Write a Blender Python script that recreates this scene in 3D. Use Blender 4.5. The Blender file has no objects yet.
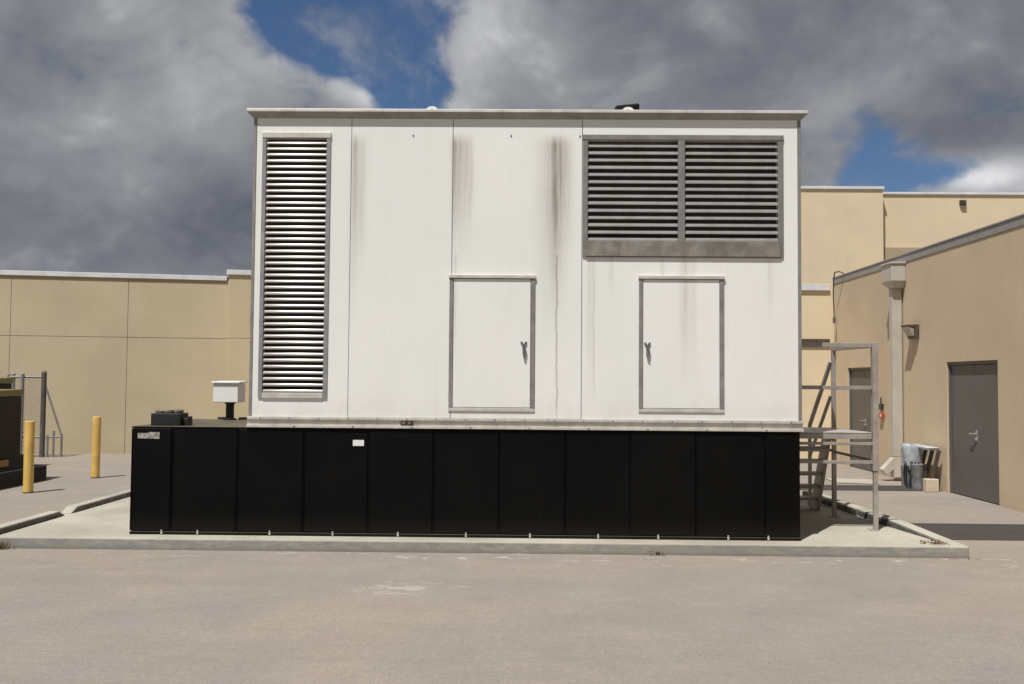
import bpy, bmesh, math, random
from mathutils import Vector, Matrix
random.seed(7)
R = math.radians
scene = bpy.context.scene
col = scene.collection

# ------------------------------------------------------------------ mesh helper
class MB:
    def __init__(s): s.bm = bmesh.new()
    def poly(s, pts):
        return s.bm.faces.new([s.bm.verts.new(p) for p in pts])
    def hexa(s, b, t):
        """eight corners: bottom ring b, top ring t (both counter-clockwise seen from above)"""
        v = [s.bm.verts.new(p) for p in b] + [s.bm.verts.new(p) for p in t]
        n = len(b)
        s.bm.faces.new(v[:n][::-1]); s.bm.faces.new(v[n:])
        for i in range(n):
            j = (i + 1) % n
            s.bm.faces.new((v[i], v[j], v[n + j], v[n + i]))
        return s
    def box(s, x0, x1, y0, y1, z0, z1):
        return s.hexa([(x0, y0, z0), (x1, y0, z0), (x1, y1, z0), (x0, y1, z0)],
                      [(x0, y0, z1), (x1, y0, z1), (x1, y1, z1), (x0, y1, z1)])
    def prism_x(s, x0, x1, yz):
        """profile in the YZ plane swept along X"""
        a = [s.bm.verts.new((x0, y, z)) for y, z in yz]
        b = [s.bm.verts.new((x1, y, z)) for y, z in yz]
        n = len(yz)
        s.bm.faces.new(a); s.bm.faces.new(b[::-1])
        for i in range(n):
            j = (i + 1) % n
            s.bm.faces.new((a[j], a[i], b[i], b[j]))
        return s
    def bar(s, p, q, w, d=None, up=(0, 0, 1)):
        """rectangular bar from p to q, w wide and d deep"""
        d = d or w
        p, q = Vector(p), Vector(q); ax = (q - p).normalized()
        u = Vector(up)
        if abs(ax.dot(u)) > .95: u = Vector((0, 1, 0))
        sx = ax.cross(u).normalized(); sy = sx.cross(ax).normalized()
        f = lambda c: [c + sx * i * w / 2 + sy * j * d / 2 for i, j in ((-1, -1), (1, -1), (1, 1), (-1, 1))]
        return s.hexa(f(p), f(q))
    def tube(s, p, q, r, n=14, r2=None):
        r2 = r if r2 is None else r2
        p, q = Vector(p), Vector(q); ax = (q - p).normalized()
        u = Vector((0, 0, 1)) if abs(ax.z) < .9 else Vector((1, 0, 0))
        sx = ax.cross(u).normalized(); sy = ax.cross(sx).normalized()
        f = lambda c, rr: [c + sx * rr * math.cos(2 * math.pi * k / n) + sy * rr * math.sin(2 * math.pi * k / n) for k in range(n)]
        return s.hexa(f(p, r), f(q, r2))
    def lathe(s, c, prof, n=20):
        """prof: list of (radius, z) from bottom to top"""
        c = Vector(c); rings = []
        for r, z in prof:
            rings.append([s.bm.verts.new(c + Vector((r * math.cos(2 * math.pi * k / n), r * math.sin(2 * math.pi * k / n), z))) for k in range(n)])
        s.bm.faces.new(rings[0][::-1]); s.bm.faces.new(rings[-1])
        for a, b in zip(rings, rings[1:]):
            for k in range(n):
                j = (k + 1) % n
                s.bm.faces.new((a[k], a[j], b[j], b[k]))
        return s
    def chain(s, pts, r, n=8):
        for a, b in zip(pts, pts[1:]): s.tube(a, b, r, n)
        return s
    def build(s, name, m, parent=None, bevel=0, smooth=False, seg=2):
        bmesh.ops.recalc_face_normals(s.bm, faces=s.bm.faces[:])
        if parent is not None:
            bmesh.ops.transform(s.bm, matrix=world_of(parent).inverted(), verts=s.bm.verts[:])
        me = bpy.data.meshes.new(name); s.bm.to_mesh(me); s.bm.free()
        me.materials.append(m)
        o = bpy.data.objects.new(name, me); col.objects.link(o)
        if parent is not None: o.parent = parent
        if smooth:
            for p in me.polygons: p.use_smooth = True
            md = o.modifiers.new('split', 'EDGE_SPLIT'); md.split_angle = R(40)
        if bevel:
            md = o.modifiers.new('bevel', 'BEVEL'); md.width = bevel; md.segments = seg
            md.limit_method = 'ANGLE'; md.angle_limit = R(50)
        return o

def world_of(o):
    m = Matrix.Identity(4)
    while o is not None:
        m = Matrix.LocRotScale(o.location, o.rotation_euler, o.scale) @ m
        o = o.parent
    return m
def tag(o, label=None, cat=None, group=None, kind=None):
    if label: o['label'] = label
    if cat: o['category'] = cat
    if group: o['group'] = group
    if kind: o['kind'] = kind
    return o
def thing(name, label, cat, loc, rz=0, group=None):
    o = bpy.data.objects.new(name, None); col.objects.link(o)
    o.location = loc; o.rotation_euler = (0, 0, rz); o.empty_display_size = .2
    return tag(o, label, cat, group)
def struct(o): return tag(o, kind='structure')

# ------------------------------------------------------------------ node helper
class N:
    def __init__(s, tree): s.t = tree
    def node(s, typ, **kw):
        n = s.t.nodes.new(typ)
        for k, v in kw.items(): setattr(n, k, v)
        return n
    def put(s, sock, v):
        if v is None: return
        if hasattr(v, 'is_output'): s.t.links.new(v, sock)
        elif isinstance(v, (tuple, list)) and len(v) == 3 and sock.type == 'RGBA': sock.default_value = (*v, 1)
        else: sock.default_value = v
    def m(s, op, a, b=None, c=None, clamp=False):
        n = s.node('ShaderNodeMath', operation=op, use_clamp=clamp)
        for i, v in enumerate((a, b, c)): s.put(n.inputs[i], v)
        return n.outputs[0]
    def add(s, a, b): return s.m('ADD', a, b)
    def sub(s, a, b): return s.m('SUBTRACT', a, b)
    def mul(s, a, b): return s.m('MULTIPLY', a, b)
    def vmul(s, v, k):
        n = s.node('ShaderNodeVectorMath', operation='MULTIPLY'); s.put(n.inputs[0], v); s.put(n.inputs[1], k); return n.outputs[0]
    def vadd(s, v, k):
        n = s.node('ShaderNodeVectorMath', operation='ADD'); s.put(n.inputs[0], v); s.put(n.inputs[1], k); return n.outputs[0]
    def noise(s, v, scale, detail=4, rough=.55, dist=0, out=0):
        n = s.node('ShaderNodeTexNoise'); s.put(n.inputs['Vector'], v); s.put(n.inputs['Scale'], scale)
        s.put(n.inputs['Detail'], detail); s.put(n.inputs['Roughness'], rough); s.put(n.inputs['Distortion'], dist)
        return n.outputs[out]
    def voro(s, v, scale, feature='F1'):
        n = s.node('ShaderNodeTexVoronoi', feature=feature); s.put(n.inputs['Vector'], v); s.put(n.inputs['Scale'], scale); return n.outputs['Distance']
    def smooth(s, v, a, b, lo=0., hi=1.):
        n = s.node('ShaderNodeMapRange', interpolation_type='SMOOTHSTEP')
        for i, x in enumerate((v, a, b, lo, hi)): s.put(n.inputs[i], x)
        return n.outputs[0]
    def lin(s, v, a, b, lo=0., hi=1.):
        n = s.node('ShaderNodeMapRange')
        for i, x in enumerate((v, a, b, lo, hi)): s.put(n.inputs[i], x)
        return n.outputs[0]
    def mix(s, f, a, b, mode='MIX'):
        n = s.node('ShaderNodeMix', data_type='RGBA', blend_type=mode)
        s.put(n.inputs[0], f); s.put(n.inputs[6], a); s.put(n.inputs[7], b); return n.outputs[2]
    def xyz(s, v):
        n = s.node('ShaderNodeSeparateXYZ'); s.put(n.inputs[0], v); return n.outputs
    def pos(s): return s.node('ShaderNodeNewGeometry').outputs['Position']
    def gauss(s, v, x0, w):
        d = s.mul(s.sub(v, x0), 1.0 / w); return s.m('EXPONENT', s.mul(s.mul(d, d), -1))

def newmat(name):
    m = bpy.data.materials.new(name); m.use_nodes = True
    n = N(m.node_tree); b = m.node_tree.nodes['Principled BSDF']
    return m, n, b
def bump(n, b, h, strength, dist):
    k = n.node('ShaderNodeBump'); k.inputs['Strength'].default_value = strength; k.inputs['Distance'].default_value = dist
    n.put(k.inputs['Height'], h); n.t.links.new(k.outputs[0], b.inputs['Normal'])

def simple(name, c, rough=.6, metal=0, var=.15, scale=3, fine=60, bs=.15, bd=.003, spec=.5, rvar=.1, c2=None, streak=0):
    """base colour broken up by broad blotches, fine grain and optional vertical runs"""
    m, n, b = newmat(name); p = n.pos()
    a = n.noise(p, scale, 5, .6); g = n.noise(p, fine, 3, .6)
    dark = tuple(x * (1 - var) for x in c); lite = tuple(min(1, x * (1 + var)) for x in (c2 or c))
    cc = n.mix(n.smooth(a, .3, .7), dark, lite)
    cc = n.mix(1, cc, n.mix(g, (.86,) * 3, (1.12,) * 3), 'MULTIPLY')
    if streak:
        st = n.noise(n.vmul(p, (9, 9, .5)), 1, 4, .6)
        cc = n.mix(n.mul(n.smooth(st, .5, .75), streak), cc, tuple(x * .55 for x in c))
    n.put(b.inputs['Base Color'], cc)
    n.put(b.inputs['Roughness'], n.lin(a, .2, .8, rough - rvar, rough + rvar))
    b.inputs['Metallic'].default_value = metal; b.inputs['Specular IOR Level'].default_value = spec
    if bs: bump(n, b, g, bs, bd)
    return m

M = {}
# ---- asphalt
def asphalt(name, base, warm, pale):
    m, n, b = newmat(name); p = n.pos(); x, y, z = n.xyz(p)
    broad = n.noise(p, .3, 5, .62, .5); mid = n.noise(n.vmul(p, (.8, 1.2, 1)), 1.5, 6, .66, .4)
    fine = n.noise(p, 55, 3, .7); grit = n.voro(p, 130)
    c = n.mix(n.smooth(broad, .35, .68), base, warm)
    c = n.mix(1, c, n.mix(n.smooth(mid, .25, .75), (.93, .93, .93), (1.06, 1.06, 1.055)), 'MULTIPLY')
    c = n.mix(1, c, n.mix(fine, (.66,) * 3, (1.34,) * 3), 'MULTIPLY')
    g2 = n.noise(p, 17, 4, .7); c = n.mix(1, c, n.mix(n.smooth(g2, .3, .7), (.94,) * 3, (1.06,) * 3), 'MULTIPLY')
    c = n.mix(1, c, n.mix(n.smooth(grit, 0., .55), (1.16,) * 3, (.86,) * 3), 'MULTIPLY')
    # darker weather stains
    st = n.noise(n.vadd(n.vmul(p, (.8, 1.1, 1)), (3.1, 7.7, 0)), .9, 7, .70, .8)
    c = n.mix(n.mul(n.smooth(st, .54, .70), .24), c, tuple(v * .62 for v in base))
    # pale dusty scuffs, denser along the slab front
    tr = n.noise(n.vmul(p, (.35, 1.5, 1)), .8, 5, .6, 1.2)
    c = n.mix(n.mul(n.smooth(tr, .5, .68), .13), c, tuple(v * .6 for v in base))
    near = n.smooth(n.m('ABSOLUTE', n.sub(y, 9.1)), .0, .75, 1., 0.)
    sc = n.noise(n.vmul(p, (1, 2.4, 1)), 3.2, 7, .72, .5)
    thr = n.sub(.725, n.mul(near, .155))
    scm = n.m('MULTIPLY', n.smooth(n.sub(sc, thr), 0, .06), .62)
    spot = n.mul(n.gauss(x, -.98, .42), n.gauss(y, 7.75, .26))
    sp = n.mul(n.smooth(n.add(n.noise(n.vmul(p, (1, 2, 1)), 5, 6, .7, .6), n.mul(spot, .22)), .64, .74), n.m('MINIMUM', n.mul(spot, 1.1), .36))
    c = n.mix(n.m('MAXIMUM', scm, sp), c, pale)
    # dark pits and specks
    pit = n.smooth(n.voro(p, 4.5), .022, .045, 1., 0.)
    c = n.mix(n.mul(pit, .75), c, (.05, .045, .04))
    n.put(b.inputs['Base Color'], c); b.inputs['Roughness'].default_value = .92
    b.inputs['Specular IOR Level'].default_value = .25
    bump(n, b, n.add(fine, n.mul(grit, .7)), .35, .006)
    return m
M['asphalt'] = asphalt('asphalt', (.285, .252, .225), (.318, .274, .226), (.52, .48, .42))
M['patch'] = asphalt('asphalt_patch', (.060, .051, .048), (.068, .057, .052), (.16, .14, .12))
# ---- concrete
def concrete(name, base, edge, mot=1.):
    m, n, b = newmat(name); p = n.pos(); x, y, z = n.xyz(p)
    a = n.noise(p, .8, 5, .62, .3); f = n.noise(p, 38, 4, .65)
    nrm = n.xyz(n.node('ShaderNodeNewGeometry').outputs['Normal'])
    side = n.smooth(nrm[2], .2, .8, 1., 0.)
    c = n.mix(n.smooth(a, .3, .7), tuple(v * .82 for v in base), tuple(v * 1.12 for v in base))
    c = n.mix(1, c, n.mix(f, (.8,) * 3, (1.2,) * 3), 'MULTIPLY')
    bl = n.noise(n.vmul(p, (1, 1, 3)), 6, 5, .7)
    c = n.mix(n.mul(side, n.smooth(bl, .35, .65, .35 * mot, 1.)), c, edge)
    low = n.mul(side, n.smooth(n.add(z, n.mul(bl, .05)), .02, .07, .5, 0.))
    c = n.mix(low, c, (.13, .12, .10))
    st = n.noise(p, 2.3, 6, .7, .8)
    c = n.mix(n.mul(n.smooth(st, .57, .72), .3), c, tuple(v * .5 for v in base))
    n.put(b.inputs['Base Color'], c); b.inputs['Roughness'].default_value = .88; b.inputs['Specular IOR Level'].default_value = .3
    bump(n, b, f, .3, .004)
    return m
M['concrete'] = concrete('concrete', (.405, .375, .31), (.24, .235, .215))
M['kerb'] = concrete('kerb_concrete', (.40, .375, .31), (.085, .08, .072), 2.2)  # vertical faces coloured dark, for dirt and for painted-in shade
M['slab'] = concrete('shaded_concrete', (.03, .028, .024), (.018, .017, .016))  # slab concrete darkened, its shade is put into the colour
# ---- stucco
def stucco(name, c, var=.07, top=None):
    m, n, b = newmat(name); p = n.pos(); x, y, z = n.xyz(p)
    a = n.noise(p, .5, 5, .6); g = n.noise(p, 45, 4, .7); d = n.noise(n.vmul(p, (3, 3, .35)), 1, 5, .65)
    cc = n.mix(n.smooth(a, .3, .7), tuple(v * (1 - var) for v in c), tuple(v * (1 + var) for v in c))
    cc = n.mix(n.mul(n.smooth(d, .5, .75), .13), cc, tuple(v * k for v, k in zip(c, (.74, .70, .66))))
    cc = n.mix(1, cc, n.mix(g, (.86,) * 3, (1.12,) * 3), 'MULTIPLY')
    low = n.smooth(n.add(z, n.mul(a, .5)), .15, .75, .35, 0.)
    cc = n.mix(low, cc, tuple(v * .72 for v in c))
    n.put(b.inputs['Base Color'], cc); b.inputs['Roughness'].default_value = .9; b.inputs['Specular IOR Level'].default_value = .2
    bump(n, b, g, .4, .006)
    return m
M['stucco_left'] = stucco('tan_stucco', (.55, .462, .312))
M['stucco_wing'] = stucco('tan_stucco_wing', (.60, .48, .338))
M['stucco_far'] = stucco('cream_stucco', (.73, .605, .42), .05)
M['stucco_band'] = stucco('grey_stucco_band', (.42, .34, .225))
M['joint'] = simple('joint', (.30, .24, .16), .9, bs=0)
# ---- enclosure white with grime runs
def panel():
    m, n, b = newmat('white_panel'); p = n.pos(); x, y, z = n.xyz(p)
    wob = n.mul(n.sub(n.noise(n.vmul(p, (.01, .01, 1)), 2.2, 3, .6), .5), .07)
    brk = n.noise(n.vmul(p, (26, 1, .8)), 1, 6, .7)
    dirt = None
    #   x0     width  amp  z-full z-gone  wobble
    for x0, w, amp, zf, z0, wb in ((-1.775, .040, .40, 3.95, 2.0, .3), (-1.70, .055, .20, 3.6, 2.6, .5), (-.74, .030, .34, 3.9, 2.7, .2),
                                   (-.655, .088, .42, 4.0, 2.75, .3), (-.57, .02, .20, 3.8, 3.1, .5), (.335, .085, .42, 3.98, 2.2, .3), (.30, .035, .2, 3.6, 2.0, .5), (.43, .06, .16, 4.0, 2.8, .4), (.23, .13, .22, 4.1, 1.7, .3),
                                   (.322, .010, .36, 1.5, 1.2, 1.), (.70, .012, .24, 1.9, 1.35, .9), (.66, .03, .12, 2.2, 1.5, .4), (1.63, .05, .24, 2.6, 1.5, .4),
                                   (1.72, .03, .12, 2.4, 1.6, .5), (1.40, .025, .13, 2.85, 2.6, .3), (2.50, .03, .14, 2.7, 2.2, .4), (.88, .03, .12, 2.8, 2.5, .4), (-.72, .018, .22, 2.6, 1.7, .5)):
        g = n.gauss(n.sub(x, n.mul(wob, wb)), x0, w)
        topf = n.smooth(z, 4.28, 4.12) if zf > 3 else n.smooth(z, 3.02, 2.96)
        g = n.mul(n.mul(g, n.smooth(z, z0, zf)), n.mul(topf, amp))
        dirt = g if dirt is None else n.add(dirt, g)
    dirt = n.mul(dirt, n.lin(brk, .3, .7, .5, 1.5))
    a = n.noise(p, .7, 4, .6); f = n.noise(n.vmul(p, (1.5, 1.5, .6)), 2.5, 5, .6)
    c = n.mix(n.smooth(a, .3, .7), (.80, .805, .77), (.84, .84, .805))
    runs = n.noise(n.vmul(p, (22, 1, .35)), 1, 4, .6)
    c = n.mix(n.mul(n.smooth(runs, .5, .8), .07), c, (.55, .52, .46))
    c = n.mix(n.mul(n.smooth(f, .5, .8), .12), c, (.60, .58, .52))
    lowd = n.mul(n.smooth(z, 1.62, 1.30), n.smooth(f, .3, .7, .02, .22))
    c = n.mix(lowd, c, (.42, .38, .31))
    c = n.mix(n.m('MINIMUM', dirt, .85), c, (.21, .175, .125))
    n.put(b.inputs['Base Color'], c); n.put(b.inputs['Roughness'], n.lin(f, .3, .7, .38, .55))
    b.inputs['Specular IOR Level'].default_value = .4
    bump(n, b, n.noise(n.vmul(p, (1.6, 1, .5)), 1.6, 2, .5), .28, .025)
    return m
M['panel'] = panel()
M['white'] = simple('white_paint', (.78, .78, .75), .5, var=.05, bs=0)
M['coping'] = simple('white_coping', (.70, .70, .69), .45, var=.08, streak=.25, bs=0)
def black():
    m, n, b = newmat('black_paint'); p = n.pos(); x, y, z = n.xyz(p)
    a = n.noise(p, 1.1, 5, .65, .4); g = n.noise(p, 90, 3, .6); r = n.noise(n.vmul(p, (8, 8, .6)), 1, 5, .65)
    c = n.mix(n.smooth(a, .4, .75), (.0022, .0022, .0022), (.0038, .0036, .0034))
    c = n.mix(n.mul(n.smooth(r, .55, .8), .3), c, (.010, .009, .008))
    c = n.mix(n.mul(n.smooth(n.add(z, n.mul(a, .15)), .42, .16), .32), c, (.030, .026, .021))
    up = n.xyz(n.node('ShaderNodeNewGeometry').outputs['Normal'])[2]
    c = n.mix(n.mul(n.smooth(up, .5, .9), n.smooth(a, .3, .7, .55, .95)), c, (.15, .125, .09))
    n.put(b.inputs['Base Color'], c); n.put(b.inputs['Roughness'], n.lin(a, .3, .7, .45, .65)); b.inputs['Specular IOR Level'].default_value = .12
    bump(n, b, n.add(n.mul(n.noise(p, 1.2, 2, .5), 3), n.mul(g, .05)), .12, .02)
    return m
M['black'] = black()
M['void'] = simple('louver_void', (.085, .072, .064), .9, bs=0, spec=.1)
def metal(name, c, rough, var=.2, metallic=1., streak=0, dirt=0, bs=.05):
    m, n, b = newmat(name); p = n.pos()
    a = n.noise(p, 5, 5, .65); v = n.voro(p, 70); s = n.noise(n.vmul(p, (3, 3, 40)), 1, 3, .6)
    cc = n.mix(n.smooth(a, .3, .7), tuple(x * (1 - var) for x in c), tuple(min(1, x * (1 + var)) for x in c))
    cc = n.mix(1, cc, n.mix(v, (1.08,) * 3, (.9,) * 3), 'MULTIPLY')
    if dirt: cc = n.mix(n.mul(n.smooth(n.noise(n.vmul(p, (6, 6, 1.5)), 1, 6, .7), .45, .7), dirt), cc, (.16, .135, .11))
    n.put(b.inputs['Base Color'], cc); n.put(b.inputs['Roughness'], n.lin(a, .25, .75, rough * .85, rough * 1.25))
    b.inputs['Metallic'].default_value = metallic
    if bs: bump(n, b, n.add(a, n.mul(s, .3)), bs, .004)
    return m
def sheen(name, c, rough, metallic, k, kr, var=.1, dirt=.2, an=0):
    """brushed sheet metal: a broad dull lobe plus a weak sharp one that glints under the sun"""
    m = metal(name, c, rough, var, metallic, dirt=dirt, bs=0); t = m.node_tree; n = N(t)
    g = n.node('ShaderNodeBsdfAnisotropic'); g.inputs['Anisotropy'].default_value = an; cx = n.node('ShaderNodeCombineXYZ'); cx.inputs[0].default_value = 1; t.links.new(cx.outputs[0], g.inputs['Tangent']); g.inputs['Roughness'].default_value = kr; g.inputs['Color'].default_value = (.9, .88, .84, 1)
    mx = n.node('ShaderNodeMixShader'); mx.inputs[0].default_value = k
    t.links.new(t.nodes['Principled BSDF'].outputs[0], mx.inputs[1]); t.links.new(g.outputs[0], mx.inputs[2])
    t.links.new(mx.outputs[0], t.nodes['Material Output'].inputs['Surface']); return m
M['alu'] = sheen('mill_aluminium', (.15, .132, .118), .55, .35, .017, .17, an=.62)
M['frame'] = metal('louver_frame', (.36, .365, .37), .45, .12, .55)
M['galv'] = metal('weathered_galvanised', (.215, .205, .195), .6, .16, .1, dirt=.35)
M['galv_plate'] = metal('stained_galvanised', (.25, .225, .19), .6, .25, .35, dirt=.6)
M['trim'] = metal('grey_trim', (.30, .285, .265), .5, .15, .35, dirt=.3)
M['trim_lite'] = sheen('bright_trim', (.62, .59, .53), .5, .2, .05, .13)
M['roof'] = sheen('roof_metal', (.66, .64, .60), .5, .2, .04, .12)
M['stair'] = metal('stair_steel', (.36, .325, .285), .5, .15, .15, dirt=.3)
M['deck'] = metal('deck_plate', (.62, .60, .57), .42, .15, .3, dirt=.2)
M['gate'] = simple('gate_steel', (.26, .25, .235), .55, .1, var=.2, bs=0)
M['gate_dark'] = simple('gate_post_steel', (.11, .10, .09), .6, .1, var=.25, bs=0)
M['chrome'] = metal('handle_metal', (.45, .45, .45), .22, .1)
M['darkmetal'] = simple('dark_metal', (.055, .048, .042), .45, .3, var=.2, bs=0)
M['rubber'] = simple('black_rubber', (.012, .012, .012), .6, var=.3, bs=0)
M['cap_grey'] = simple('dusty_cap', (.21, .18, .15), .7, var=.3, scale=14)
M['label'] = simple('white_label', (.78, .78, .76), .5, var=.06, scale=20, bs=0)
M['plate'] = simple('faded_plate', (.22, .20, .17), .6, var=.55, scale=26, bs=0, c2=(.32, .30, .27))
M['yellow'] = simple('yellow_paint', (.66, .43, .115), .5, var=.1, scale=4, fine=30, bs=.1, streak=.25)
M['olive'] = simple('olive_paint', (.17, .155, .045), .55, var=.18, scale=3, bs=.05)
M['olive_shade'] = simple('shaded_olive_paint', (.016, .0145, .008), .6, var=.2, bs=.05, spec=.2)  # same olive darkened, so the body's shaded side sits in the colour
M['door_grey'] = simple('grey_door_paint', (.118, .107, .100), .55, var=.08, scale=2, bs=.06, streak=.2)
M['bronze'] = simple('bronze_metal', (.10, .07, .048), .5, .2, var=.15, bs=0)
M['fascia'] = simple('grey_fascia', (.30, .295, .285), .5, .1, var=.07, streak=.2, bs=0)
M['spout'] = simple('grey_spout', (.50, .46, .40), .5, .05, var=.07, streak=.2, bs=0)
M['lens'] = simple('lamp_lens', (.30, .28, .24), .2, var=.1, bs=0)
M['red'] = simple('red_enamel', (.50, .07, .03), .45, var=.1, bs=0)
M['bin'] = simple('galvanised_bin', (.34, .35, .36), .45, .35, var=.3, scale=9, bs=.1)
M['plastic'] = simple('grey_plastic_sheet', (.37, .40, .43), .3, var=.25, scale=9, bs=.3, bd=.01)
M['tabletop'] = simple('grey_tabletop', (.55, .56, .57), .35, var=.15, scale=9, bs=0)
M['slat'] = simple('brown_slat', (.075, .058, .045), .6, var=.25, scale=9)
M['block'] = simple('pale_block', (.55, .46, .34), .9, var=.12, scale=9, bs=.3)
M['leaf_dry'] = simple('dry_leaf', (.16, .07, .035), .8, var=.5, scale=30, bs=0)
M['debris'] = simple('dark_debris', (.05, .042, .034), .9, var=.5, scale=30, bs=0)
M['grass'] = simple('weed_green', (.12, .10, .03), .8, var=.4, scale=40, bs=0)
M['cable'] = simple('cable', (.10, .085, .07), .6, bs=0)

# ================================================================== ground
def sheet(name, m, x0, x1, y0, y1, z):
    b = MB(); b.poly([(x0, y0, z), (x1, y0, z), (x1, y1, z), (x0, y1, z)]); return struct(b.build(name, m))
sheet('ground', M['asphalt'], -400, 400, -300, 900, 0)
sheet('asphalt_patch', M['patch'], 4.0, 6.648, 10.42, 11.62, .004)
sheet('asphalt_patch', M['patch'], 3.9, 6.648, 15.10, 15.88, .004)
b = MB(); b.hexa([(5.30, 16.15, 0), (6.0, 16.0, 0), (6.1, 16.75, 0), (5.35, 16.85, 0)], [(5.30, 16.15, .02), (6.0, 16.0, .02), (6.1, 16.75, .02), (5.35, 16.85, .02)])
struct(b.build('concrete_apron', M['concrete'], bevel=.006))
# generator slab, trapezoid following the right kerb
b = MB(); q = [(-5.44, 9.335), (4.365, 9.335), (4.21, 10.6), (4.06, 13.4), (-5.44, 13.4)]
b.hexa([(x, y, -.05) for x, y in q], [(x, y, .11) for x, y in q])
struct(b.build('concrete_pad', M['concrete'], bevel=.012))
def kerb(pts):
    """pts: list of (inner x, outer x, y, top z)"""
    b = MB()
    for (a0, o0, y0, t0), (a1, o1, y1, t1) in zip(pts, pts[1:]):
        b.hexa([(a0, y0, .05), (o0, y0, .05), (o1, y1, .05), (a1, y1, .05)], [(a0, y0, t0), (o0, y0, t0), (o1, y1, t1), (a1, y1, t1)])
    bmesh.ops.remove_doubles(b.bm, verts=b.bm.verts[:], dist=.0005)
    bad = [f for f in b.bm.faces if len([g for g in b.bm.faces if g is not f and set(g.verts) == set(f.verts)])]
    bmesh.ops.delete(b.bm, geom=bad, context='FACES')
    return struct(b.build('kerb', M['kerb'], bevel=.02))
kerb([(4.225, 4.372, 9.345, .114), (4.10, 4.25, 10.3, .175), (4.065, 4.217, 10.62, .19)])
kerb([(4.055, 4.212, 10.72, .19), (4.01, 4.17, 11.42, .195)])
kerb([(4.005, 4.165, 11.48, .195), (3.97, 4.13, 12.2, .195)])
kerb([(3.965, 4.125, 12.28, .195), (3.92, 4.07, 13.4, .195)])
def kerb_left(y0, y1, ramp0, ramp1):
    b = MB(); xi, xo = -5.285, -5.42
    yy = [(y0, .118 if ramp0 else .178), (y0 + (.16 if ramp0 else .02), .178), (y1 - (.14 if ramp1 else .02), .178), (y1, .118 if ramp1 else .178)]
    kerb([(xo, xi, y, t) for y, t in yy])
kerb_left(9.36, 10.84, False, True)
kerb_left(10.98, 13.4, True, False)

# ================================================================== fuel tank
FY, BY = 9.60, 11.46
TL, TR = -4.02, 2.80
tank = thing('fuel_tank', 'long black steel fuel tank base under the white generator enclosure, in bolted panels', 'fuel tank', (-.6, 10.5, .11))
b = MB(); b.box(TL + .012, TR - .012, FY + .012, BY, .115, 1.19)
b.box(TL, TR, FY - .004, BY + .01, 1.19, 1.206)
b.box(TL + .006, TR - .006, FY - .016, FY + .012, .113, .140)
b.build('tank_body', M['black'], tank, bevel=.003)
seams = [TL, -3.604, -2.928, -2.252, -1.589, -.927, -.255, .415, 1.073, 1.742, 2.438, TR]
for i, (x0, x1) in enumerate(zip(seams, seams[1:])):
    e = .0 if i % 2 else .003
    b = MB(); b.box(x0 + .009, x1 - .009, FY - e, FY + .011, .148, 1.186)
    b.box(x0 + .004, x0 + .014, FY - .010, FY - e - .001, .150, 1.185)
    b.build('tank_panel', M['black'], tank, bevel=.003)
for x in (-3.683, -3.315, -2.58, -1.938, -1.275, -.585, .063, .752, 1.358, 2.063, 2.466):
    b = MB(); b.box(x - .009, x + .009, FY - .026, FY - .017, .118, .142); b.tube((x, FY - .021, .142), (x, FY - .021, .160), .008, 8)
    b.build('anchor_bolt', M['trim_lite'], tank)
b = MB(); b.box(-1.748, -1.635, FY - .008, FY - .0035, 1.026, 1.086); b.build('white_label', M['label'], tank)
b = MB(); b.box(-3.955, -3.845, FY - .007, FY - .0035, 1.083, 1.138); b.box(-3.843, -3.73, FY - .008, FY - .0035, 1.08, 1.148)
b.build('rating_plate', M['plate'], tank)
# fuel fill box with three dusty caps
b = MB(); b.box(-3.885, -3.575, 9.74, 9.98, 1.206, 1.335); b.box(-3.574, -3.515, 9.80, 9.94, 1.206, 1.285); b.box(-3.545, -3.50, 9.84, 9.90, 1.2855, 1.302)
fb = b.build('fill_box', M['rubber'], tank, bevel=.01)
for x, z, tl in ((-3.828, .0, .10), (-3.73, .008, -.06), (-3.635, .016, .07)):
    b = MB(); c = Vector((x, 9.85, 1.338 + z * .5))
    b.lathe(c, [(.044, -.01), (.052, .004), (.050, .022), (.030, .034), (.012, .035)], 18)
    bmesh.ops.rotate(b.bm, cent=c, matrix=Matrix.Rotation(tl, 3, 'Y'), verts=b.bm.verts[:])
    b.build('fill_cap', M['cap_grey'], fb, smooth=True)
# gauge box on its black riser
b = MB(); b.lathe((-3.53, 11.24, 1.206), [(.075, 0), (.075, .018), (.048, .022), (.048, .19), (.062, .195), (.062, .222)], 18); rs = b.build('vent_riser', M['rubber'], tank, smooth=True)
b = MB(); b.box(-3.69, -3.395, 11.10, 11.40, 1.418, 1.645); bx = b.build('gauge_box', M['white'], tank, bevel=.008)
b = MB(); b.hexa([(-3.71, 11.08, 1.645), (-3.375, 11.08, 1.645), (-3.375, 11.43, 1.655), (-3.71, 11.43, 1.655)], [(-3.71, 11.08, 1.664), (-3.375, 11.08, 1.664), (-3.375, 11.43, 1.674), (-3.71, 11.43, 1.674)])
b.build('lid', M['white'], bx, bevel=.004)
b = MB(); b.chain([(-3.44, 11.30, 1.225), (-3.2, 11.34, 1.228), (-2.85, 11.36, 1.228)], .012); b.chain([(-3.53, 11.25, 1.222), (-3.62, 11.33, 1.225), (-3.72, 11.40, 1.222)], .014)
b.build('conduit', M['darkmetal'], tank)

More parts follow.
